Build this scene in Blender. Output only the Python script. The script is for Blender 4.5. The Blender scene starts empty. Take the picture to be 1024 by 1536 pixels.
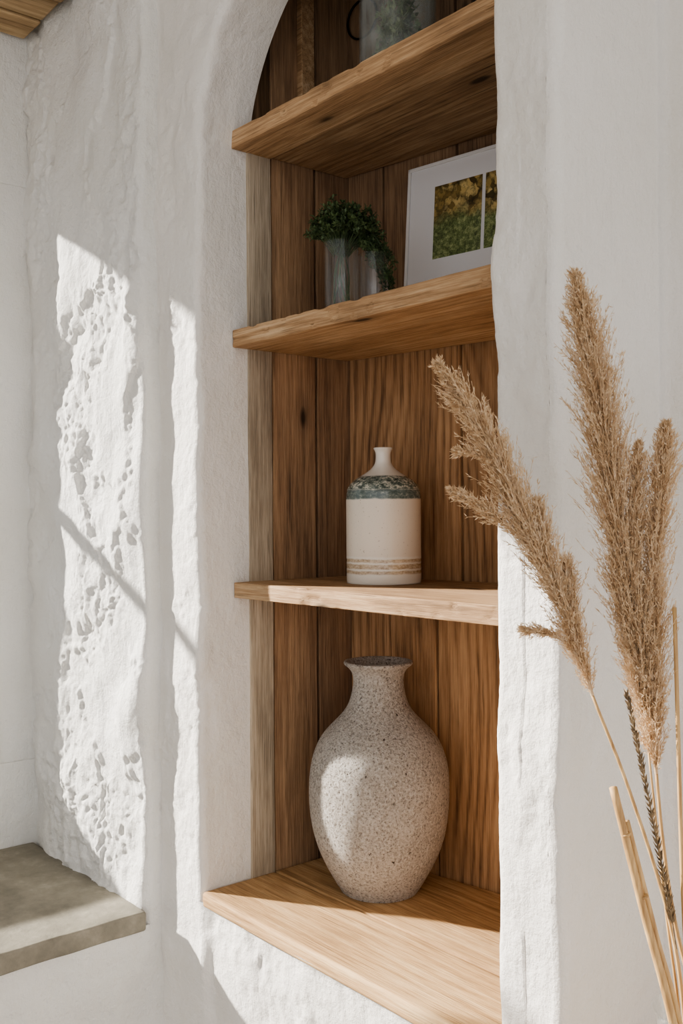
import bpy, math, random, bmesh
from mathutils import Vector, Matrix, noise
random.seed(7)
S = bpy.context.scene
COL = S.collection

# ------------------------------------------------------------ helpers
def link(o):
    COL.objects.link(o); return o

def mesh_obj(name, verts, faces, mats, smooth=True, parent=None, fmat=None, pid=None, recalc=True):
    me = bpy.data.meshes.new(name)
    me.from_pydata([tuple(v) for v in verts], [], faces)
    if not isinstance(mats, (list, tuple)): mats = [mats]
    for m in mats: me.materials.append(m)
    if fmat:
        for p, i in zip(me.polygons, fmat): p.material_index = i
    if smooth:
        for p in me.polygons: p.use_smooth = True
    if pid is not None:
        a = me.attributes.new('pid', 'FLOAT', 'POINT')
        for i, v in enumerate(pid): a.data[i].value = v
    if recalc and len(faces)<400000:
        bm=bmesh.new();bm.from_mesh(me);bmesh.ops.recalc_face_normals(bm,faces=bm.faces);bm.to_mesh(me);bm.free()
    me.validate(); me.update()
    o = link(bpy.data.objects.new(name, me))
    if parent: o.parent = parent
    return o

def empty(name, loc=(0,0,0)):
    o = bpy.data.objects.new(name, None); o.location = loc; o.empty_display_size = .05
    return link(o)

class MB:
    def __init__(s): s.v=[]; s.f=[]; s.m=[]; s.p=[]
    def add(s, v, f, mi=0, pid=0.0):
        o=len(s.v); s.v+=[Vector(x) for x in v]; s.p+=[pid]*len(v)
        s.f+=[tuple(i+o for i in q) for q in f]; s.m+=[mi]*len(f)
    def obj(s, name, mats, smooth=True, parent=None, recalc=True):
        return mesh_obj(name, s.v, s.f, mats, smooth, parent, s.m, s.p, recalc)

def smooth01(a,b,x):
    t=max(0,min(1,(x-a)/(b-a))); return t*t*(3-2*t)

def axis_samples(a,b,r,step):
    n=max(1,int(round((b-a-2*r)/step)))
    mid=[a+r+(b-a-2*r)*i/n for i in range(n+1)]
    return [a,a+r*.3,a+r*.65]+mid+[b-r*.65,b-r*.3,b] if r>0 else mid

def rbox(lo,hi,r=.003,step=.05,amp=0,freq=20,fn=None):
    lo=Vector(lo);hi=Vector(hi)
    r=min(r,min(hi-lo)*.49)
    A=[axis_samples(lo[k],hi[k],r,step) for k in range(3)]
    idx={};V=[];F=[]
    def vid(i,j,k):
        key=(i,j,k)
        if key not in idx:
            q=Vector((A[0][i],A[1][j],A[2][k]))
            inn=Vector([max(lo[m]+r,min(hi[m]-r,q[m])) for m in range(3)])
            d=q-inn
            if d.length>1e-9 and r>0: q=inn+d.normalized()*r
            if amp: 
                q=q+noise.noise_vector(q*freq)*amp+noise.noise_vector(q*freq*4)*amp*.35
            if fn: q=fn(q)
            idx[key]=len(V);V.append(q)
        return idx[key]
    n=[len(a)-1 for a in A]
    for i in range(n[0]):
        for j in range(n[1]):
            F.append((vid(i,j,0),vid(i,j+1,0),vid(i+1,j+1,0),vid(i+1,j,0)))
            F.append((vid(i,j,n[2]),vid(i+1,j,n[2]),vid(i+1,j+1,n[2]),vid(i,j+1,n[2])))
    for i in range(n[0]):
        for k in range(n[2]):
            F.append((vid(i,0,k),vid(i+1,0,k),vid(i+1,0,k+1),vid(i,0,k+1)))
            F.append((vid(i,n[1],k),vid(i,n[1],k+1),vid(i+1,n[1],k+1),vid(i+1,n[1],k)))
    for j in range(n[1]):
        for k in range(n[2]):
            F.append((vid(0,j,k),vid(0,j,k+1),vid(0,j+1,k+1),vid(0,j+1,k)))
            F.append((vid(n[0],j,k),vid(n[0],j+1,k),vid(n[0],j+1,k+1),vid(n[0],j,k+1)))
    return V,F

def lathe(profile, seg=96, wob=0, freq=12):
    V=[];F=[];n=len(profile)
    for r,z in profile:
        for s in range(seg):
            a=2*math.pi*s/seg
            v=Vector((r*math.cos(a),r*math.sin(a),z))
            if wob: v+=noise.noise_vector(v*freq)*wob
            V.append(v)
    for i in range(n-1):
        for s in range(seg):
            t=(s+1)%seg
            F.append((i*seg+s,i*seg+t,(i+1)*seg+t,(i+1)*seg+s))
    F.append(tuple(range(seg-1,-1,-1)))
    F.append(tuple((n-1)*seg+s for s in range(seg)))
    return V,F

def cr(pts, n):
    P=[Vector(p) for p in pts]
    P=[P[0]*2-P[1]]+P+[P[-1]*2-P[-2]]
    out=[];m=len(P)-3
    for i in range(n+1):
        t=i/n*m;k=min(int(t),m-1);u=t-k
        a,b,c,d=P[k:k+4]
        out.append(.5*((2*b)+(c-a)*u+(2*a-5*b+4*c-d)*u*u+(3*b-a-3*c+d)*u**3))
    return out

def tube(pts, rads, seg=8):
    V=[];F=[];n=len(pts)
    for i,p in enumerate(pts):
        t=(pts[min(i+1,n-1)]-pts[max(i-1,0)]).normalized()
        a=t.orthogonal().normalized() if i==0 else (pa-t*pa.dot(t)).normalized()
        pa=a;b=t.cross(a)
        r=rads[i] if isinstance(rads,(list,tuple)) else rads
        for s in range(seg):
            w=2*math.pi*s/seg
            V.append(p+(a*math.cos(w)+b*math.sin(w))*r)
    for i in range(n-1):
        for s in range(seg):
            t=(s+1)%seg
            F.append((i*seg+s,i*seg+t,(i+1)*seg+t,(i+1)*seg+s))
    F.append(tuple(range(seg-1,-1,-1)));F.append(tuple((n-1)*seg+s for s in range(seg)))
    return V,F

# ------------------------------------------------------------ materials
class NT:
    def __init__(s,name):
        s.mat=bpy.data.materials.new(name); s.mat.use_nodes=True
        s.t=s.mat.node_tree; s.b=s.t.nodes['Principled BSDF']
    def n(s,ty,**kw):
        x=s.t.nodes.new(ty)
        return x
    def l(s,a,b): s.t.links.new(a,b)
    def coord(s): return s.n('ShaderNodeTexCoord').outputs['Object']
    def mapping(s,vec,scale):
        m=s.n('ShaderNodeMapping'); m.inputs['Scale'].default_value=scale; s.l(vec,m.inputs['Vector']); return m.outputs[0]
    def noise(s,vec,scale,detail=4,rough=.55,dist=0):
        x=s.n('ShaderNodeTexNoise'); x.inputs['Scale'].default_value=scale;x.inputs['Detail'].default_value=detail
        x.inputs['Roughness'].default_value=rough;x.inputs['Distortion'].default_value=dist
        s.l(vec,x.inputs['Vector']); return x.outputs['Fac']
    def math(s,op,a,b=None,c=None):
        x=s.n('ShaderNodeMath'); x.operation=op
        for i,v in enumerate((a,b,c)):
            if v is None: continue
            if isinstance(v,(int,float)): x.inputs[i].default_value=v
            else: s.l(v,x.inputs[i])
        return x.outputs[0]
    def ramp(s,fac,stops,interp='LINEAR'):
        x=s.n('ShaderNodeValToRGB'); e=x.color_ramp; e.interpolation=interp
        while len(e.elements)<len(stops): e.elements.new(.5)
        for el,(p,c) in zip(e.elements,stops):
            el.position=p; el.color=(c,c,c,1) if isinstance(c,(int,float)) else (*c,1)
        s.l(fac,x.inputs[0]); return x.outputs[0]
    def mix(s,fac,a,b,mode='MIX'):
        x=s.n('ShaderNodeMix'); x.data_type='RGBA'; x.blend_type=mode
        for v,i in ((fac,0),(a,6),(b,7)):
            if isinstance(v,(int,float)): x.inputs[i].default_value=v
            elif isinstance(v,tuple): x.inputs[i].default_value=(*v,1)
            else: s.l(v,x.inputs[i])
        return x.outputs[2]
    def bump(s,h,strength,dist=.002,prev=None):
        x=s.n('ShaderNodeBump'); x.inputs['Strength'].default_value=strength;x.inputs['Distance'].default_value=dist
        s.l(h,x.inputs['Height'])
        if prev: s.l(prev,x.inputs['Normal'])
        return x.outputs[0]
    def col(s,c):
        if isinstance(c,tuple): s.b.inputs['Base Color'].default_value=(*c,1)
        else: s.l(c,s.b.inputs['Base Color'])
    def rough(s,v):
        if isinstance(v,(int,float)): s.b.inputs['Roughness'].default_value=v
        else: s.l(v,s.b.inputs['Roughness'])
    def normal(s,v): s.l(v,s.b.inputs['Normal'])

def srgb(r,g,b):
    f=lambda c:((c/255+.055)/1.055)**2.4 if c>10 else c/255/12.92
    return (f(r),f(g),f(b))

def plaster(name,base=(236,233,228),bump=.6):
    m=NT(name);c=m.coord()
    big=m.noise(c,3.5,5,.6); mid=m.noise(c,26,8,.68); fine=m.noise(c,220,3,.6)
    brush=m.noise(m.mapping(c,(60,60,12)),2,4,.6)
    col=m.mix(m.ramp(big,[(.3,0),(.75,1)]),srgb(*base),tuple(x*.92 for x in srgb(base[0],base[1]-1,base[2]-5)))
    m.col(col);m.rough(.85)
    b=m.bump(mid,bump*1.0,.010);b=m.bump(brush,bump*.5,.003,b);b=m.bump(fine,bump*.35,.0012,b);m.normal(b)
    return m.mat

def wood(name,axis,dark,mid,light,ringk=420,warp=20,rough=.75,ringmix=.3,knot=1.0):
    m=NT(name);c=m.coord()
    at=m.n('ShaderNodeAttribute');at.attribute_name='pid'
    cx=m.n('ShaderNodeCombineXYZ')
    m.l(m.math('MULTIPLY',at.outputs['Fac'],3.7),cx.inputs[0]);m.l(m.math('MULTIPLY',at.outputs['Fac'],1.9),cx.inputs[1]);m.l(m.math('MULTIPLY',at.outputs['Fac'],5.3),cx.inputs[2])
    va=m.n('ShaderNodeVectorMath');m.l(c,va.inputs[0]);m.l(cx.outputs[0],va.inputs[1]);v=va.outputs[0]
    def sc(a,b): 
        s=[b,b,b];s[axis]=a;return tuple(s)
    sep=m.n('ShaderNodeSeparateXYZ');m.l(v,sep.inputs[0])
    cr_=[sep.outputs[i] for i in range(3) if i!=axis]
    cross=m.math('ADD',cr_[0],m.math('MULTIPLY',cr_[1],.8))
    low=m.noise(m.mapping(v,sc(1.1,4.0)),1,1,.4)
    wob=m.noise(m.mapping(v,sc(7,60)),1,3,.6)
    ph=m.math('ADD',m.math('MULTIPLY',cross,ringk),m.math('ADD',m.math('MULTIPLY',low,warp*2.2),m.math('MULTIPLY',wob,1.6)))
    ring=m.math('MULTIPLY_ADD',m.math('SINE',ph),.5,.5)
    ring=m.math('SUBTRACT',1.0,m.math('POWER',ring,2.0))
    fade=m.ramp(m.noise(m.mapping(v,sc(2,11)),1,3,.6),[(.35,.25),(.62,1)])
    ring=m.math('MULTIPLY',m.math('SUBTRACT',ring,.6),fade)
    fib=m.noise(m.mapping(v,sc(11,420)),1,3,.7)
    fib2=m.noise(m.mapping(v,sc(3.2,85)),1,6,.75)
    pat=m.noise(m.mapping(v,sc(3,9)),1,5,.65)
    f=m.math('ADD',m.math('MULTIPLY',ring,ringmix),m.math('ADD',m.math('MULTIPLY',fib,.9),m.math('MULTIPLY',fib2,1.0)))
    f=m.math('ADD',f,m.math('MULTIPLY_ADD',pat,.9,-.88))
    col=m.ramp(f,[(.14,dark),(.50,mid),(.88,light)])
    por=m.noise(m.mapping(v,sc(8,340)),1,2,.6)
    col=m.mix(m.math('MULTIPLY',m.ramp(por,[(.30,1),(.38,0)]),.5),col,tuple(x*.55 for x in dark))
    # long drying checks
    chk=m.noise(m.mapping(v,sc(3.5,150)),1,2,.5)
    chm=m.math('MULTIPLY',m.ramp(chk,[(.245,1),(.285,0)]),.85)
    col=m.mix(chm,col,tuple(x*.35 for x in dark))
    stn=m.noise(m.mapping(v,sc(4,16)),1,4,.6)
    col=m.mix(m.math('MULTIPLY',m.ramp(stn,[(.54,0),(.72,1)]),.35),col,tuple(x*.8 for x in dark))
    vo=m.n('ShaderNodeTexVoronoi');m.l(m.mapping(v,sc(3.4,9)),vo.inputs['Vector']);vo.inputs['Scale'].default_value=1
    halo=m.math('MULTIPLY',m.ramp(vo.outputs['Distance'],[(.07,1),(.22,0)]),knot*.45)
    col=m.mix(halo,col,dark)
    k=m.math('MULTIPLY',m.ramp(vo.outputs['Distance'],[(.045,1),(.085,0)]),knot*.9)
    col=m.mix(k,col,tuple(x*.3 for x in dark))
    tint=m.math('MULTIPLY_ADD',m.math('FRACT',m.math('MULTIPLY',at.outputs['Fac'],7.31)),.3,.85)
    tc=m.n('ShaderNodeCombineXYZ')
    for i in range(3): m.l(tint,tc.inputs[i])
    col=m.mix(1.0,col,tc.outputs[0],'MULTIPLY')
    m.col(col);m.rough(rough);m.b.inputs['Specular IOR Level'].default_value=.3
    b=m.bump(fib2,.9,.0025);b=m.bump(fib,.6,.0008,b);b=m.bump(chm,-.6,.002,b);m.normal(b)
    return m.mat

def simple(name,c,rough=.5,metal=0,**kw):
    m=NT(name);m.col(c);m.rough(rough);m.b.inputs['Metallic'].default_value=metal
    n=m.noise(m.coord(),60,3);m.normal(m.bump(n,.08,.001))
    return m.mat

def glass(name,c=(1,1,1),rough=0.02,haze=0.0):
    """thin-wall glass: transparent body with fresnel reflection"""
    m=NT(name);t=m.t;t.nodes.remove(m.b)
    tr=m.n('ShaderNodeBsdfTransparent');tr.inputs[0].default_value=(*c,1)
    gl=m.n('ShaderNodeBsdfGlossy');gl.inputs['Roughness'].default_value=rough
    lw=m.n('ShaderNodeLayerWeight');lw.inputs['Blend'].default_value=.35
    n=m.noise(m.coord(),18,2);bm_=m.bump(n,.12,.003);m.l(bm_,gl.inputs['Normal']);m.l(bm_,lw.inputs['Normal'])
    f=m.math('MULTIPLY_ADD',m.math('POWER',lw.outputs['Facing'],3.2),.7,.035)
    mx=m.n('ShaderNodeMixShader');m.l(f,mx.inputs[0]);m.l(tr.outputs[0],mx.inputs[1]);m.l(gl.outputs[0],mx.inputs[2])
    out=mx.outputs[0]
    if haze:
        df=m.n('ShaderNodeBsdfDiffuse');df.inputs[0].default_value=(.8,.83,.83,1)
        m2=m.n('ShaderNodeMixShader');hz=m.math('MULTIPLY',m.ramp(m.noise(m.coord(),30,5,.7),[(.4,.2),(.7,1)]),haze);m.l(hz,m2.inputs[0])
        m.l(out,m2.inputs[1]);m.l(df.outputs[0],m2.inputs[2]);out=m2.outputs[0]
    m.l(out,t.nodes['Material Output'].inputs[0])
    return m.mat

M_pl=plaster('plaster_white',(238,234,229),.75)
M_plr=plaster('plaster_rough',(238,236,232),1.0)
M_ceil=plaster('plaster_ceiling',(235,232,226),.2)
M_frame=simple('painted_frame',srgb(236,235,232),.45)
M_shelf=wood('oak_shelf',0,srgb(110,85,60),srgb(177,142,106),srgb(214,184,148),ringmix=.16)
M_sill=wood('oak_sill',0,srgb(138,106,72),srgb(198,160,116),srgb(228,196,152),ringk=300,ringmix=.16,knot=.5)
M_back=wood('oak_back',2,srgb(106,80,58),srgb(166,129,94),srgb(198,161,122),ringk=300,warp=40,ringmix=.30,knot=.6)
M_side=wood('oak_side',2,srgb(92,72,56),srgb(146,116,89),srgb(184,152,119),ringk=230,ringmix=.10)
M_post=wood('weathered_post',2,srgb(112,100,86),srgb(160,146,127),srgb(194,180,160),ringk=300,ringmix=.08,rough=.85)
M_dark=wood('dark_wood',2,srgb(72,56,42),srgb(112,88,64),srgb(150,120,90),ringmix=.1)
M_lintel=wood('lintel_wood',1,srgb(118,96,70),srgb(166,140,106),srgb(200,174,138),ringmix=.1)

m=NT('slate_sill');c=m.coord()
n1=m.noise(c,9,8,.7);n2=m.noise(c,90,4,.6)
m.col(m.ramp(n1,[(.25,srgb(98,94,83)),(.55,srgb(138,132,118)),(.8,srgb(178,170,154))]));m.rough(.75)
m.normal(m.bump(n2,.4,.002,m.bump(n1,.6,.006)));M_slate=m.mat

m=NT('floor_stone');c=m.coord()
m.col(m.ramp(m.noise(c,4,6,.6),[(.3,srgb(150,132,110)),(.7,srgb(186,168,144))]));m.rough(.6);M_floor=m.mat

# vase speckled stoneware
m=NT('speckled_stoneware');c=m.coord()
n1=m.noise(c,14,5,.6);n2=m.noise(c,240,5,.78);n3=m.noise(c,650,2,.6);n4=m.noise(c,120,3,.7)
col=m.ramp(n1,[(.3,srgb(204,194,183)),(.7,srgb(228,220,210))])
sp=m.ramp(n2,[(.38,1),(.47,0)])
col=m.mix(m.math('MULTIPLY',sp,.78),col,srgb(122,112,102))
sp3=m.ramp(n2,[(.52,0),(.61,1)])
col=m.mix(m.math('MULTIPLY',sp3,.7),col,srgb(250,246,241))
pit=m.ramp(n4,[(.30,1),(.34,0)])
col=m.mix(m.math('MULTIPLY',pit,.9),col,srgb(70,60,50))
m.col(col);m.rough(.92);m.b.inputs['Specular IOR Level'].default_value=.25
m.normal(m.bump(n4,.8,.006,m.bump(n3,.5,.0015,m.bump(n2,1.0,.005))));M_vase=m.mat

# bottle with bands (z in object space)
m=NT('glazed_bottle');c=m.coord()
sep=m.n('ShaderNodeSeparateXYZ');m.l(c,sep.inputs[0]);z=sep.outputs[2]
zn=m.math('ADD',z,m.math('MULTIPLY_ADD',m.noise(c,60,3),.004,-.002))
zf=m.math('DIVIDE',zn,.25)
W=srgb(228,223,214)
def band(a,b,s=.004):
    return m.math('MULTIPLY',m.ramp(zf,[(a/.25-s,0),(a/.25+s,1)]),m.ramp(zf,[(b/.25-s,1),(b/.25+s,0)]))
spk=m.noise(m.mapping(c,(110,110,200)),1,5,.8)
green=m.ramp(spk,[(.38,srgb(60,72,70)),(.5,srgb(116,128,120)),(.60,srgb(214,211,198))])
greend=m.ramp(spk,[(.42,srgb(82,96,94)),(.58,srgb(118,130,126)),(.72,srgb(190,190,180))])
brown=m.ramp(spk,[(.35,srgb(150,126,98)),(.6,srgb(214,198,174))])
cream=m.mix(m.ramp(m.noise(c,300,2),[(.27,1),(.33,0)]),srgb(222,213,200),srgb(180,168,152))
col=m.mix(band(.046,.142),W,cream)
col=m.mix(band(.142,.158),col,greend)
col=m.mix(band(.158,.181),col,green)
for a,b in ((.017,.0225),(.0255,.0335),(.0365,.042)):
    col=m.mix(band(a,b),col,brown)
m.col(col);m.rough(m.math('MULTIPLY_ADD',band(.042,.142),.3,.18));m.b.inputs['Coat Weight'].default_value=.25
m.normal(m.bump(m.noise(c,90,3),.12,.001));M_bottle=m.mat

m=NT('herb_leaf');c=m.coord()
m.col(m.ramp(m.noise(c,70,3),[(.3,srgb(50,64,40)),(.6,srgb(86,104,64)),(.85,srgb(128,142,96))]));m.rough(.6);M_leaf=m.mat
m=NT('pampas_plume');c=m.coord()
m.col(m.ramp(m.noise(c,110,4,.7),[(.25,srgb(180,150,116)),(.5,srgb(219,194,160)),(.78,srgb(243,227,204))]));m.rough(.8)
tr=m.n('ShaderNodeBsdfTranslucent');tr.inputs[0].default_value=(*srgb(234,206,168),1)
mx=m.n('ShaderNodeMixShader');mx.inputs[0].default_value=.3
m.l(m.b.outputs[0],mx.inputs[1]);m.l(tr.outputs[0],mx.inputs[2]);m.l(mx.outputs[0],m.t.nodes['Material Output'].inputs[0]);M_plume=m.mat
m=NT('dry_stem');c=m.coord()
m.col(m.ramp(m.noise(m.mapping(c,(200,200,20)),1,4),[(.3,srgb(156,118,76)),(.6,srgb(202,166,116)),(.85,srgb(226,198,152))]));m.rough(.6);M_stem=m.mat
m=NT('dry_seed');c=m.coord()
m.col(m.ramp(m.noise(c,120,3),[(.3,srgb(94,76,56)),(.7,srgb(156,132,100))]));m.rough(.8);M_seed=m.mat
M_glass=glass('clear_glass',(.98,.99,.99),.02,.035)
M_glassg=glass('cloudy_glass',(.92,.95,.95),.04,.14)
M_amber=glass('amber_glass',(.5,.32,.14),.05,.1)
M_iron=simple('iron',srgb(40,34,30),.5,.7)
M_white=simple('white_lacquer',srgb(226,224,222),.4)
M_mat=simple('mat_board',srgb(228,226,227),.8)
m=NT('dried_foliage');c=m.coord()
m.col(m.ramp(m.noise(c,70,3),[(.3,srgb(86,98,66)),(.7,srgb(150,158,116))]));m.rough(.7);M_dryleaf=m.mat

m=NT('printed_foliage');c=m.coord()
nd=m.n('ShaderNodeTexNoise');nd.inputs['Scale'].default_value=60;m.l(c,nd.inputs['Vector'])
vm=m.n('ShaderNodeVectorMath');vm.operation='MULTIPLY_ADD';m.l(nd.outputs['Color'],vm.inputs[0]);vm.inputs[1].default_value=(.02,.02,.02);m.l(c,vm.inputs[2])
vo=m.n('ShaderNodeTexVoronoi');vo.inputs['Scale'].default_value=75;m.l(vm.outputs[0],vo.inputs['Vector'])
sc_=m.n('ShaderNodeSeparateColor');m.l(vo.outputs['Color'],sc_.inputs[0])
y=m.ramp(sc_.outputs[0],[(.0,srgb(66,54,36)),(.3,srgb(136,114,68)),(.6,srgb(192,164,102)),(.95,srgb(218,194,134))])
y=m.mix(m.math('MULTIPLY',m.ramp(vo.outputs['Distance'],[(.4,0),(.9,1)]),.8),y,srgb(44,36,24))
nn=m.noise(c,150,5,.75)
y=m.mix(m.ramp(nn,[(.38,.7),(.50,0)]),y,srgb(66,66,40))
g=m.ramp(nn,[(.32,srgb(46,54,32)),(.5,srgb(106,120,72)),(.68,srgb(178,184,128))])
sp_=m.n('ShaderNodeSeparateXYZ');m.l(c,sp_.inputs[0])
hz=m.math('ADD',sp_.outputs[2],m.math('MULTIPLY_ADD',m.noise(c,30,3),.06,-.03))
m.col(m.mix(m.ramp(m.math('MULTIPLY',hz,4),[(.70,0),(.80,1)]),g,y));m.rough(.35);M_print=m.mat

# ------------------------------------------------------------ plaster walls
def zone(v): return smooth01(-.13,-.17,v.x)*smooth01(-.005,-.02,v.y)
def amp(v):
    a=1.0+1.0*zone(v)
    a*=1-.72*smooth01(.015,.05,v.y)
    a*=1+.7*smooth01(.82,.70,v.z)
    return a
def disp(p):
    v=Vector(p);a=amp(v);zn=zone(v)
    lo=noise.noise_vector(v*4.5+Vector((3,7,1)))*.0050
    lump=noise.noise_vector(Vector((v.x*10,v.y*4,v.z*8)))*.0120*zn
    q=Vector((v.x,v.y,v.z*.7))
    mi=noise.noise_vector(q*18)*.0030
    patch=smooth01(-.10,.32,noise.noise(v*4+Vector((9,2,4))))
    rough=noise.noise_vector(q*44)*.0016
    fi=noise.noise_vector(v*110)*.0008
    out=v+lo*min(a,1.6)+lump+mi*a*(.8+.6*patch)+(rough*(.3+1.4*patch)+fi*(.4+patch))*a
    if v.y<.03 and v.x<.70:
        n1=noise.noise(Vector((v.x*6,v.y*5,v.z*4.2))+Vector((5,1,2)))+.32*noise.noise(v*19)+.12*noise.noise(v*70)
        n2=noise.noise(Vector((v.x*16,v.y*5,v.z*13))+Vector((1,8,3)))+.5*noise.noise(v*55)+.2*noise.noise(v*120)
        st=smooth01(-.04,.12,n1)*.0050-smooth01(.34,.52,-n2)*.0028*patch
        st+=smooth01(.20,.42,n2)*.0020*patch
        k=(.55+.9*zn)*(1-smooth01(.0,.03,v.y))
        if v.x>.6: k*=.55
        out.y-=st*k
        out.x+=st*k*.4
    return out

def grid_path(mb, paths):
    V=[];F=[];n=len(paths[0])
    for row in paths:
        V+= [disp(p) for p in row]
    for i in range(len(paths)-1):
        for j in range(n-1):
            F.append((i*n+j,i*n+j+1,(i+1)*n+j+1,(i+1)*n+j))
    mb.add(V,F)

def lin(a,b,n): return [a+(b-a)*i/n for i in range(n+1)]
ZC=2.05; R=.328; CX=.328; XL=-.135; XR=.740; ZT=2.75; SZ=.79
mb=MB()
cols=[]
for z in lin(SZ,ZC,340): cols.append(((0,z),(XL,z),(1,0)))
for i in range(1,250):
    th=math.pi*(1-i/250);c_,s_=math.cos(th),math.sin(th)
    hw=(CX-XL) if c_<0 else (XR-CX)
    k=min(hw/max(abs(c_),1e-6),(ZT-ZC)/s_)
    cols.append(((CX+R*c_,ZC+R*s_),(CX+k*c_,ZC+k*s_),(-c_,-s_)))
for z in reversed(lin(SZ,ZC,340)): cols.append(((.656,z),(XR,z),(-1,0)))
rr=.013; paths=[]
for A,O,n in cols:
    row=[]
    ex,ez=A[0]-n[0]*rr,A[1]-n[1]*rr
    for t in lin(0,1,34): row.append((O[0]+(ex-O[0])*t,0,O[1]+(ez-O[1])*t))
    for k in range(1,6):
        ph=math.pi/2*k/5
        row.append((ex+n[0]*rr*math.sin(ph),rr-rr*math.cos(ph),ez+n[1]*rr*math.sin(ph)))
    for y_ in lin(rr,.104,18)[1:]: row.append((A[0],y_,A[1]))
    paths.append(row)
grid_path(mb,paths)
rows=[]
for z in lin(0,SZ,170):
    rows.append([(x,.012*smooth01(-.01,.02,x)*smooth01(.665,.645,x)*smooth01(.0,.03,.80-z),z) for x in lin(XL,XR,180)])
grid_path(mb,rows)
rows=[]
pl=[(XR,0)]
for k in range(1,6):
    ph=math.pi/2*k/5; pl.append((XR+.015*math.sin(ph),.015-.015*math.cos(ph)))
pl+=[(XR+.015,y_) for y_ in lin(.015,.20,26)[1:]]
pl+=[(x,.20) for x in lin(XR+.015,3.0,120)[1:]]
for z in lin(0,ZT,320): rows.append([(x,y_,z) for x,y_ in pl])
grid_path(mb,rows)
wb=mb.obj('wall_back',[M_pl])

mb=MB()
YO=-.034; XW=-.62
pl=[(x,YO) for x in lin(XW-.01,XL-.014,140)]
for k in range(1,5):
    ph=math.pi/2*k/4; pl.append((XL-.014+.014*math.sin(ph),YO+.014-.014*math.cos(ph)))
pl+=[(XL,y_) for y_ in lin(YO+.014,0,6)[1:]]
rows=[[(x,y_,z) for x,y_ in pl] for z in lin(.70,ZT,580)]
grid_path(mb,rows)
rows=[[(XL,y_,z) for y_ in lin(-2.9,0,300)] for z in lin(0,.722,100)]
grid_path(mb,rows)
ND=-1.42
def bx(lo,hi,mbx=mb,**k):
    V,F=rbox(lo,hi,.002,.3,**k);mbx.add(V,F)
bx((-.66,ND-.2,.0),(XL-.02,ND,2.75)); bx((XL-.02,-2.9,.722),(XL,ND,2.75))
bx((XL-.05,ND,2.52),(XL,-.05,2.75))
WZ0,WZ1,WY0,WY1=.925,2.150,-.125,-1.32
bx((-.68,ND,.0),(XW,.05,WZ0)); bx((-.68,ND,WZ1),(XW,.05,2.75))
bx((-.68,WY0,WZ0),(XW,.05,WZ1)); bx((-.68,ND,WZ0),(XW,WY1,WZ1))
mb.obj('wall_left',[M_plr])

win=empty('window_1',(-.65,-.72,WZ0))
fb=MB()
def fbx(lo,hi): 
    V,F=rbox(lo,hi,.003,.4); fb.add([v-Vector((-.65,-.72,WZ0)) for v in V],F)
t=.03
fbx((-.665,WY1,WZ0),(-.612,WY1+t,WZ1));fbx((-.665,WY0-t*.4,WZ0),(-.612,WY0+.012,WZ1))
fbx((-.665,WY1,WZ0),(-.612,WY0,WZ0+t));fbx((-.665,WY1,WZ1-t),(-.612,WY0,WZ1))
fbx((-.66,WY1,1.53),(-.635,WY0,1.555));fbx((-.66,-.742,WZ0),(-.635,-.722,WZ1))
fb.obj('frame',[M_frame],parent=win)
V,F=rbox((-.618,ND+.002,.712),(XL+.012,YO-.004,.747),.005,.02,.0016,16)
mesh_obj('window_sill',V,F,M_slate)
lb=MB()
for i in range(5):
    x0=-.61+i*.094
    V,F=rbox((x0,ND,2.462+.003*(i%2)),(x0+.088,-.05,2.50),.006,.08,.0015,10);lb.add(V,F,0,i*.37+.1)
lb.obj('lintel_boards',[M_lintel])  # wooden lintel boards at the head of the window recess

V,F=rbox((-.7,-2.9,-.05),(3.0,.45,0),.001,2);mesh_obj('floor',V,F,M_floor,False)
V,F=rbox((-.7,-2.9,2.75),(3.0,.45,2.8),.001,2);mesh_obj('ceiling',V,F,M_ceil,False)

# ------------------------------------------------------------ niche joinery
def yb(x): return .333+.137*x
pm=MB()
def plank(lo,hi,mi,pid,r=.002,amp_=.0008):
    V,F=rbox(lo,hi,r,.06,amp_,9);pm.add(V,F,mi,pid)
plank((-.022,.100,.79),(.004,.1510,2.09),1,.13,.003,.0014)
plank((-.024,.1550,.79),(-.001,.2530,2.60),0,.41)
plank((-.024,.2600,.79),(-.003,.345,2.60),0,.77)
plank((-.022,.100,2.10),(-.001,.1525,2.60),2,.29)
plank((-.002,.215,2.118),(.014,.245,2.60),3,.9)
V,F=rbox((-.034,.100,.79),(-.026,.345,2.6),.001,.4);pm.add(V,F,2,.5)
pm.obj('panelling_left',[M_side,M_post,M_dark,M_shelf])  # wood panelling on the left side of the niche, with post and batten
pm=MB()
plank((.656,.100,.79),(.680,.45,2.60),0,.57)
pm.obj('panelling_right',[M_side])  # wood panelling on the right side of the niche
pm=MB()
def rb(x0,x1,z0,z1,pid,off=0,mi=0):
    def fn(q): return Vector((q.x,q.y+yb(q.x)+off,q.z))
    V,F=rbox((x0,0,z0),(x1,.018,z1),.0025,.06,.0004,8,fn);pm.add(V,F,mi,pid)
rb(.002,.200,.79,1.31,.21); rb(.2050,.40,.79,1.31,.53,.001); rb(.4045,.655,.79,1.31,.91)
rb(.002,.255,1.31,1.75,.33); rb(.2600,.43,1.31,1.75,.83,.001); rb(.4345,.655,1.31,1.75,.12)
for i,(a,b) in enumerate(((.002,.085),(.0900,.25),(.2550,.42),(.4245,.655))): rb(a,b,1.75,2.60,.17+i*.29,0,1)
V,F=rbox((0,0,.79),(.655,.008,2.6),.001,.3,fn=lambda q:Vector((q.x,q.y+yb(q.x)+.020,q.z)));pm.add(V,F,2,.3)
pm.obj('panelling_back',[M_back,M_side,M_dark])  # wood panelling across the back of the niche
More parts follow.
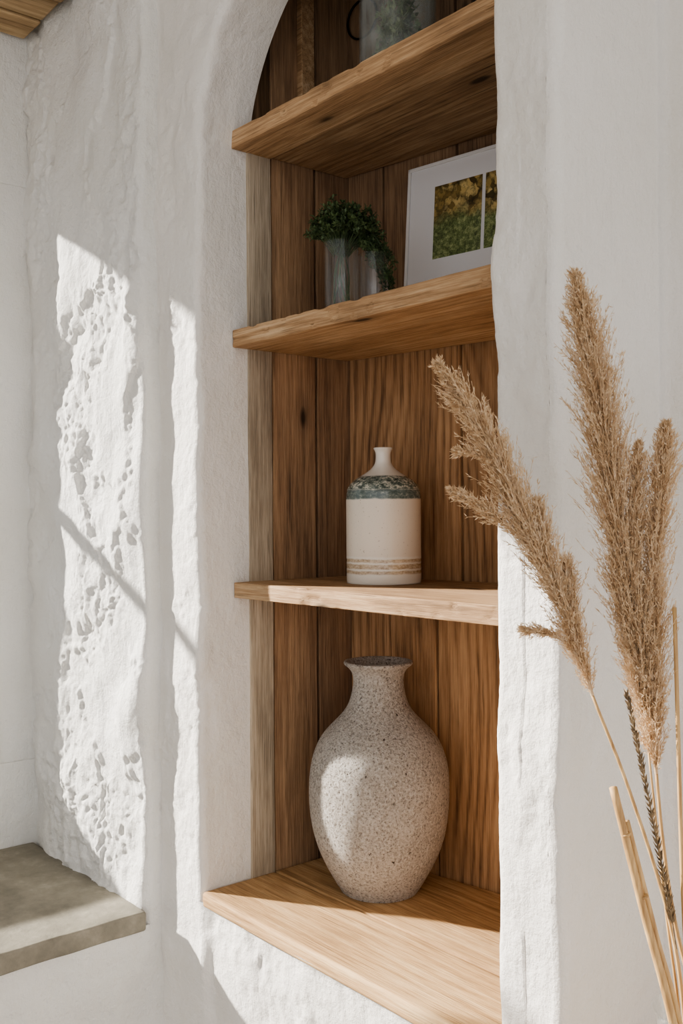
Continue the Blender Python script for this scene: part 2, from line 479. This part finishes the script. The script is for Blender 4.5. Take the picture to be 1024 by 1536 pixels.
V,F=rbox((-.02,.1,2.602),(.68,.46,2.62),.002,.3);mesh_obj('panelling_top',V,F,M_dark)  # wood panel closing the top of the niche

def shelf(name,ztop,th,y0=.0675,split=None,pid=0):
    b=MB()
    def mk(ya,ybk,pidx,back,dz=0):
        def fn(q):
            y=q.y
            if back: y=q.y+ (.137*q.x)*((q.y-ya)/(ybk-ya))
            e=0;ez=0
            if q.y<ya+.012 and not (back and split):
                e=noise.noise(Vector((q.x*6,pidx*5,q.z*25)))*.0012
                ch=noise.noise(Vector((q.x*34,pidx*9,q.z*40)))
                e+=smooth01(.34,.5,ch)*.0028
                if q.z>ztop-.006: ez=-smooth01(.34,.55,noise.noise(Vector((q.x*26,3+pidx,1))))*.0028
            return Vector((q.x,y+e,min(q.z+ez,ztop)))
        V,F=rbox((.002,ya,ztop-th+dz),(.654,ybk,ztop),.0014,.006,.0006,9,fn);b.add(V,F,0,pidx)
    if split: mk(y0,split,pid,False);mk(split+.006,.328,pid+.31,True,.003)
    else: mk(y0,.328,pid,True)
    return b.obj(name,[M_shelf])
shelf('wooden_shelf',1.329,.0265,pid=.15)
shelf('wooden_shelf.001',1.767,.030,pid=.62)
shelf('wooden_shelf.002',2.113,.031,split=.150,pid=.38)
SILL=.808
b=MB()
fn=lambda q: Vector((q.x,q.y+.137*q.x*smooth01(.15,.33,q.y),min(q.z,SILL)))
V,F=rbox((.001,-.002,SILL-.026),(.655,.150,SILL),.006,.01,.0008,8,fn);b.add(V,F,0,.45)
V,F=rbox((.001,.1515,SILL-.026),(.655,.328,SILL-.0003),.003,.01,.0005,8,fn);b.add(V,F,0,.71)
b.obj('wooden_sill',[M_sill])

# ------------------------------------------------------------ stone vase
s=1.139e-3
prof=[(0,0),(52,0),(58,2),(62,7),(71,22),(82,42),(92,65),(99,90),(103.5,120),(105,148),(104,172),(100,195),(92,217),(82,233),(70,246),(58,258),(48,271),(42,286),(38.5,303),(38,315),(40,324),(45,331),(50,335),(51.5,338),(50,340.5),(46,340),(41,334),(35,322),(33,305),(36,285),(44,262),(60,245),(80,225),(92,190),(95,140),(85,80),(60,20),(0,12)]
fine=cr([(r,z,0) for r,z in prof],150)
V,F=lathe([(max(p.x,0.01)*s,p.y*s) for p in fine],128,.0009,14)
o=mesh_obj('stone_vase',V,F,M_vase);o.location=(.187,.236,SILL+.0006)
# ------------------------------------------------------------ bottle
prof=[(0,0),(58,0),(62,1.5),(63.5,5),(63.7,30),(63.7,100),(63.7,142),(63.4,152),(61.5,160),(57,167.5),(49,175),(38,182),(27,189),(19,196),(14.5,203),(13,210),(13,220),(14.5,225),(16.2,228),(15.5,230),(12,229),(10,222),(9.5,205),(16,188),(50,165),(58,140),(58,10),(0,6)]
fine=cr([(r,z,0) for r,z in prof],170)
V,F=lathe([(max(p.x,0.01)*1e-3,max(p.y,0)*1e-3) for p in fine],112)
o=mesh_obj('ceramic_bottle',V,F,M_bottle);o.location=(.192,.246,1.3292)

# ------------------------------------------------------------ glass tumblers + herb
def tumbler(h,r,th=.0018,base=.008):
    return lathe([(1e-5,0),(r-.003,0),(r-.001,.001),(r,.004),(r,h*.5),(r,h-.001),(r-th*.5,h),(r-th,h-.001),(r-th,h*.5),(r-th,base+.003),(r-th-.003,base),(1e-5,base)],64)
herb=empty('potted_herb',(.200,.150,1.7675))
V,F=tumbler(.124,.029);mesh_obj('glass_pot',V,F,M_glass,parent=herb)
V,F=tumbler(.104,.024);o=mesh_obj('glass_tumbler',V,F,M_glass,parent=herb);o.location=(.036,.038,0)
lm=MB()
def leaf(mbx,p,d,L,w,up):
    sd=d.cross(up).normalized()*w
    mbx.add([p,p+d*L*.5+sd,p+d*L,p+d*L*.5-sd],[(0,1,2,3)])
def sprig(mbx,start,end,sag,nl,ll,t0=.35):
    mid=(start+end)/2+Vector((random.uniform(-.01,.01),random.uniform(-.01,.01),sag))
    pts=cr([start,mid,end],10)
    V,F=tube(pts,.0006,4);mbx.add(V,F)
    for i in range(nl):
        t=random.uniform(t0,1);k=min(int(t*10),9);p=pts[k].lerp(pts[k+1],t*10-k)
        d=Vector((random.gauss(0,1),random.gauss(0,1),random.gauss(.2,1))).normalized()
        leaf(mbx,p+d*.001,d,ll*random.uniform(.6,1.3),ll*.28,Vector((random.random()-.5,random.random()-.5,1)))
rt=Vector((.641,.767,0))
for i in range(165):
    a=random.uniform(0,6.283);q=random.random()**.5
    c0=Vector((math.cos(a)*.012,math.sin(a)*.012,random.uniform(.10,.12)))
    e=Vector((math.cos(a)*.072*q,math.sin(a)*.062*q,.126+.068*math.sqrt(max(0,1-q*q))*random.uniform(.25,1.15)))
    e+=rt*(.004)
    if e.y>.15: e.y=.15
    sprig(lm,c0,e,.014,32,.0076,.4)
for i in range(12):
    a=random.uniform(0,6.28)
    V,F=tube(cr([Vector((math.cos(a)*.016,math.sin(a)*.016,.012)),Vector((math.cos(a+1)*.012,math.sin(a+1)*.012,.07)),Vector((0,0,.12))],8),.0008,4);lm.add(V,F)
for i in range(44):
    u=random.uniform(.035,.098)
    e=rt*u+Vector((random.gauss(0,.008),random.gauss(0,.008)-.01,.12-max(0,u-.04)*random.uniform(.3,2.0)))
    if i<18: e=rt*random.uniform(.072,.090)+Vector((.012,-.012,random.uniform(.03,.10)))
    sprig(lm,Vector((0,0,.118))+rt*.01,e,.032,36,.0072,.5)
lm.obj('sprigs',[M_leaf],parent=herb,recalc=False)

# ------------------------------------------------------------ framed print
fp=empty('framed_print',(.170,.323,1.7678))
fp.rotation_euler=(math.radians(-4.2),0,math.atan(.137))
W_,H_=.27,.290
g=MB()
for lo,hi in (((0,-.012,0),(.006,0,H_)),((W_-.006,-.012,0),(W_,0,H_)),((0,-.012,0),(W_,0,.006)),((0,-.012,H_-.006),(W_,0,H_))):
    V,F=rbox(lo,hi,.0012,.2);g.add(V,F)
g.obj('frame',[M_white],parent=fp)
V,F=rbox((.004,-.009,.004),(W_-.004,-.002,H_-.004),.0005,.3);mesh_obj('mat_board',V,F,M_mat,parent=fp)
V,F=rbox((.060,-.0098,.118),(.159,-.0088,.246),.0002,.3);mesh_obj('print_a',V,F,M_print,parent=fp)
V,F=rbox((.166,-.0098,.118),(.225,-.0088,.246),.0002,.3);mesh_obj('print_b',V,F,M_print,parent=fp)

# ------------------------------------------------------------ top shelf things
def jar(h,r,nr,th=.002):
    out=[(1e-5,0),(r-.006,0),(r,.006),(r,h*.62),(r*.93,h*.72),(r*.7,h*.81),(nr*1.1,h*.87),(nr,h*.92),(nr,h*.97),(nr+.003,h)]
    inn=[(max(a-th,1e-5),max(z,.006)) for a,z in reversed(out)]
    pts=cr([(a,z,0) for a,z in out],40)+cr([(a,z,0) for a,z in inn],40)
    return lathe([(max(p.x,1e-5),max(p.y,0)) for p in pts],72)
gj=empty('glass_jar',(.327,.160,2.1135))
V,F=jar(.24,.059,.025);mesh_obj('jar_body',V,F,M_glassg,parent=gj)
dm=MB()
for i in range(36):
    a=random.uniform(0,6.28)
    sprig(dm,Vector((math.cos(a)*.035,math.sin(a)*.035,.012)),Vector((math.cos(a+2.2)*.04*random.random(),math.sin(a+2.2)*.04*random.random(),random.uniform(.10,.16))),.01,20,.012,.1)
dm.obj('dried_leaves',[M_dryleaf],parent=gj,recalc=False)
V,F=jar(.20,.038,.014);o=mesh_obj('amber_bottle',V,F,M_amber);o.location=(.45,.25,2.1135)
rg=cr([(.036*math.cos(a*math.pi/12),0,.036*math.sin(a*math.pi/12)) for a in range(25)],72)
V,F=tube(rg,.0022,8);o=mesh_obj('metal_ring',V,F,M_iron);o.location=(.045,.334,2.375);o.rotation_euler=(0,0,math.atan(.137))

# ------------------------------------------------------------ dried pampas in glass vase on console table
VX,VY,VR=.965,-.079,.995
tb=MB()
for lo,hi in (((.80,-.20,.70),(1.30,.17,.735)),((.82,-.18,0),(.86,-.14,.70)),((1.24,-.18,0),(1.28,-.14,.70)),((.82,.11,0),(.86,.15,.70)),((1.24,.11,0),(1.28,.15,.70)),((.84,-.17,.63),(1.26,-.15,.70)),((.84,.12,.63),(1.26,.14,.70))):
    V,F=rbox(lo,hi,.004,.1);tb.add(V,F,0,random.random())
tb.obj('console_table',[M_sill])
prof=[(1e-5,0),(.034,0),(.040,.004),(.043,.03),(.044,.12),(.040,.20),(.036,.235),(.037,.255),(.040,.262),(.0385,.2625),(.0345,.255),(.0335,.235),(.0375,.20),(.041,.12),(.040,.03),(.036,.012),(1e-5,.010)]
fine=cr([(a,z,0) for a,z in prof],70)
V,F=lathe([(max(p.x,1e-5),max(p.y,0)) for p in fine],72)
o=mesh_obj('glass_vase',V,F,M_glass);o.location=(VX,VY,.7355)

pg=empty('pampas_grass',(VX,VY,VR))
e1=Vector((.641,.767,0));e2=Vector((-.767,.641,0))
def L(u,v,w=0): return (e1*u+e2*w)*.01+Vector((0,0,v*.01))
stems=MB();fl=MB();seed=MB()
def stem(pts,r0,r1,n=24):
    P=cr(pts,n);V,F=tube(P,[r0+(r1-r0)*i/n for i in range(n+1)],8);stems.add(V,F)
def blade(mb_,p,d,Ln,w):
    sd=d.cross(Vector((random.gauss(0,1),random.gauss(0,1),random.gauss(0,1)))).normalized()*w
    mb_.add([p,p+d*Ln*.4+sd,p+d*Ln,p+d*Ln*.4-sd],[(0,1,2,3)])
def plume(pts,n,blen,prof_,spread=.45,ns=15):
    N=40;P=cr(pts,N)
    V,F=tube(P,[.0014*(1-i/N)+.0003 for i in range(N+1)],6);fl.add(V,F)
    for i in range(n):
        t=random.random()**.9; k=min(int(t*N),N-1)
        p=P[k].lerp(P[k+1],t*N-k); T=(P[k+1]-P[k]).normalized()
        rad=Vector((random.gauss(0,1),random.gauss(0,1),random.gauss(0,1)));rad=(rad-T*rad.dot(T)).normalized()
        ln=blen*prof_(t)*random.uniform(.45,1.08)
        sp=spread*random.uniform(.3,1.2)
        d=(T+rad*sp).normalized()
        q=p;m=6
        bp=[q]
        for j in range(m):
            d=(d+T*.06+Vector((random.gauss(0,.06),random.gauss(0,.06),random.gauss(0,.06)-.02))).normalized()
            q=q+d*ln/m; bp.append(q)
        V,F=tube(bp,.0002,3);fl.add(V,F)
        for j in range(ns):
            t2=random.uniform(.1,1);kk=min(int(t2*m),m-1)
            pp=bp[kk].lerp(bp[kk+1],t2*m-kk);dd=(bp[kk+1]-bp[kk]).normalized()
            dd=(dd+Vector((random.gauss(0,.42),random.gauss(0,.42),random.gauss(0,.42)))).normalized()
            blade(fl,pp,dd,random.uniform(.003,.0066),random.uniform(.0003,.00065))
pA=lambda t:(.35+1.1*math.sin(math.pi*min(1,(t*.85+.12)))**.8)*(1 if t<.85 else 1-(t-.85)*3.5)
stem([L(0,-22),L(-1,-3),L(-2.4,8.1),L(-6,20.1),L(-9.3,28.8)],.0021,.0014)
plume([L(-9.3,28.8),L(-11.7,36.4),L(-15,44.2),L(-18.4,51.4,-.5),L(-22.9,58.3,-1)],1150,.040,pA,.54)
plume([L(-13,38.5),L(-15.6,43),L(-18.3,45.2,-.6),L(-21.9,47.3,-1)],260,.020,pA,.5,12)
plume([L(-13.6,41),L(-15.4,45.0,.8),L(-16.7,48.2,1),L(-17.3,51.4,1)],300,.026,pA,.48,12)
plume([L(-10.3,32.0),L(-12,33.8,-.5),L(-13.6,34.6,-1),L(-15.6,34.9,-1.2)],130,.015,pA,.4,12)
plume([L(-17,48.2),L(-18.6,50.2,-.6),L(-21.4,50.9,-1)],120,.015,pA,.45,12)
plume([L(-10.5,31.2),L(-11.0,36,.5),L(-11.3,40.5,1)],280,.026,pA,.48,12)
plume([L(-12,36.2),L(-13,41,.5),L(-13.9,46.0,1)],280,.026,pA,.48,12)
stem([L(.8,-22,.5),L(.3,-3,.5),L(-1.7,8.1,1),L(-2.6,15,1.3),L(-3.1,21.3,1.5)],.0022,.0015)
plume([L(-3.1,21.3,1.5),L(-4.3,32.2,1.5),L(-6.5,44.2,1.5),L(-8.1,55,1.5),L(-10.1,66.5,1.5)],2300,.053,pA,.54,16)
plume([L(-3.2,24,1.5),L(-3.2,32,1),L(-3.3,40,1),L(-2.9,46.6,.7),L(-2.3,52.8,.5)],950,.037,pA,.5)
plume([L(-5.0,34,1.5),L(-5.0,42,1.2),L(-4.7,51.1,1)],420,.028,pA,.45)
plume([L(-4.0,26,1.5),L(-5.6,33,1.2),L(-7.0,41,1)],380,.030,pA,.42)
stem([L(1.2,-22,-.6),L(-.2,-3,-.6),L(-1.3,8.1,-.5),L(-1.9,36.7,-.2)],.0024,.0019)
stem([L(-.5,-22,-1.5),L(-2.2,-3,-1.5),L(-5.4,10.5,-1.5),L(-7.9,20.9,-1.5)],.0042,.0036)
stem([L(-.2,-22,-.9),L(-1.6,-3,-1.1),L(-4.2,8,-1.1),L(-6.6,17.8,-1.1)],.0034,.0026)
stem([L(-1,-22,.9),L(-1.2,-3,.9),L(-2.6,9,.6),L(-4.1,23.4,.5)],.0018,.001)
for u,v in ((-5.25,11.2),(-6.8,16.7)):
    c_=L(u,v,-1.5);d_=(L(-7.9,20.9,-1.5)-L(-5.4,10.5,-1.5)).normalized()
    V,F=tube([c_-d_*.0012,c_,c_+d_*.0012],[.0038,.0047,.0038],12);stems.add(V,F)
P=cr([L(-2.0,6,-.3),L(-2.6,10,-.3),L(-4.5,20.1,-.3),L(-6.3,29.1,-.3)],60)
V,F=tube(P,.0008,6);seed.add(V,F)
for i in range(12,60):
    T=(P[i]-P[i-1]).normalized()
    for sgn in (-1,1):
        for w in range(3):
            d=(T*1.1+e1*sgn*random.uniform(.35,.6)+e2*random.uniform(-.3,.3)).normalized()
            blade(seed,P[i]+T*random.uniform(0,.003),d,random.uniform(.009,.013)*(1.1-.5*i/60),.0009)
stems.obj('stems',[M_stem],parent=pg);fl.obj('plumes',[M_plume],smooth=False,parent=pg,recalc=False);seed.obj('seed_stalk',[M_seed],smooth=False,parent=pg,recalc=False)

# ------------------------------------------------------------ light
su=bpy.data.lights.new('sun','SUN');su.energy=14;su.angle=math.radians(1.9);su.color=(1,.95,.875)
so=link(bpy.data.objects.new('sun',su));so.rotation_euler=Vector((1,.6,-.52)).to_track_quat('-Z','Y').to_euler()
# soft sky, brighter towards the open (+X) side of the room
w=bpy.data.worlds.new('world');S.world=w;w.use_nodes=True
nt=w.node_tree;bg=nt.nodes['Background'];bg.inputs[0].default_value=(.96,.975,1,1)
tc=nt.nodes.new('ShaderNodeTexCoord');dp=nt.nodes.new('ShaderNodeVectorMath');dp.operation='DOT_PRODUCT'
nt.links.new(tc.outputs['Generated'],dp.inputs[0]);dp.inputs[1].default_value=(.90,-.15,.40)
mr=nt.nodes.new('ShaderNodeMapRange');mr.inputs['From Min'].default_value=-.1;mr.inputs['From Max'].default_value=1
mr.inputs['To Min'].default_value=.55;mr.inputs['To Max'].default_value=1.75
nt.links.new(dp.outputs['Value'],mr.inputs['Value']);nt.links.new(mr.outputs[0],bg.inputs[1])

# ------------------------------------------------------------ camera
cd=bpy.data.cameras.new('camera');cd.lens=35.04;cd.sensor_fit='VERTICAL';cd.sensor_height=36;cd.sensor_width=24
co=link(bpy.data.objects.new('camera',cd));cd.clip_start=.01
co.matrix_world=Matrix.Translation((1.451,-.9,1.45))@Matrix.Rotation(math.radians(50.1),4,'Z')@Matrix.Rotation(math.pi/2,4,'X')@Matrix.Rotation(math.radians(-.4),4,'Z')
S.camera=co
try:
    S.view_settings.view_transform='AgX';S.view_settings.look='AgX - Medium High Contrast'
except Exception as e: print(e)
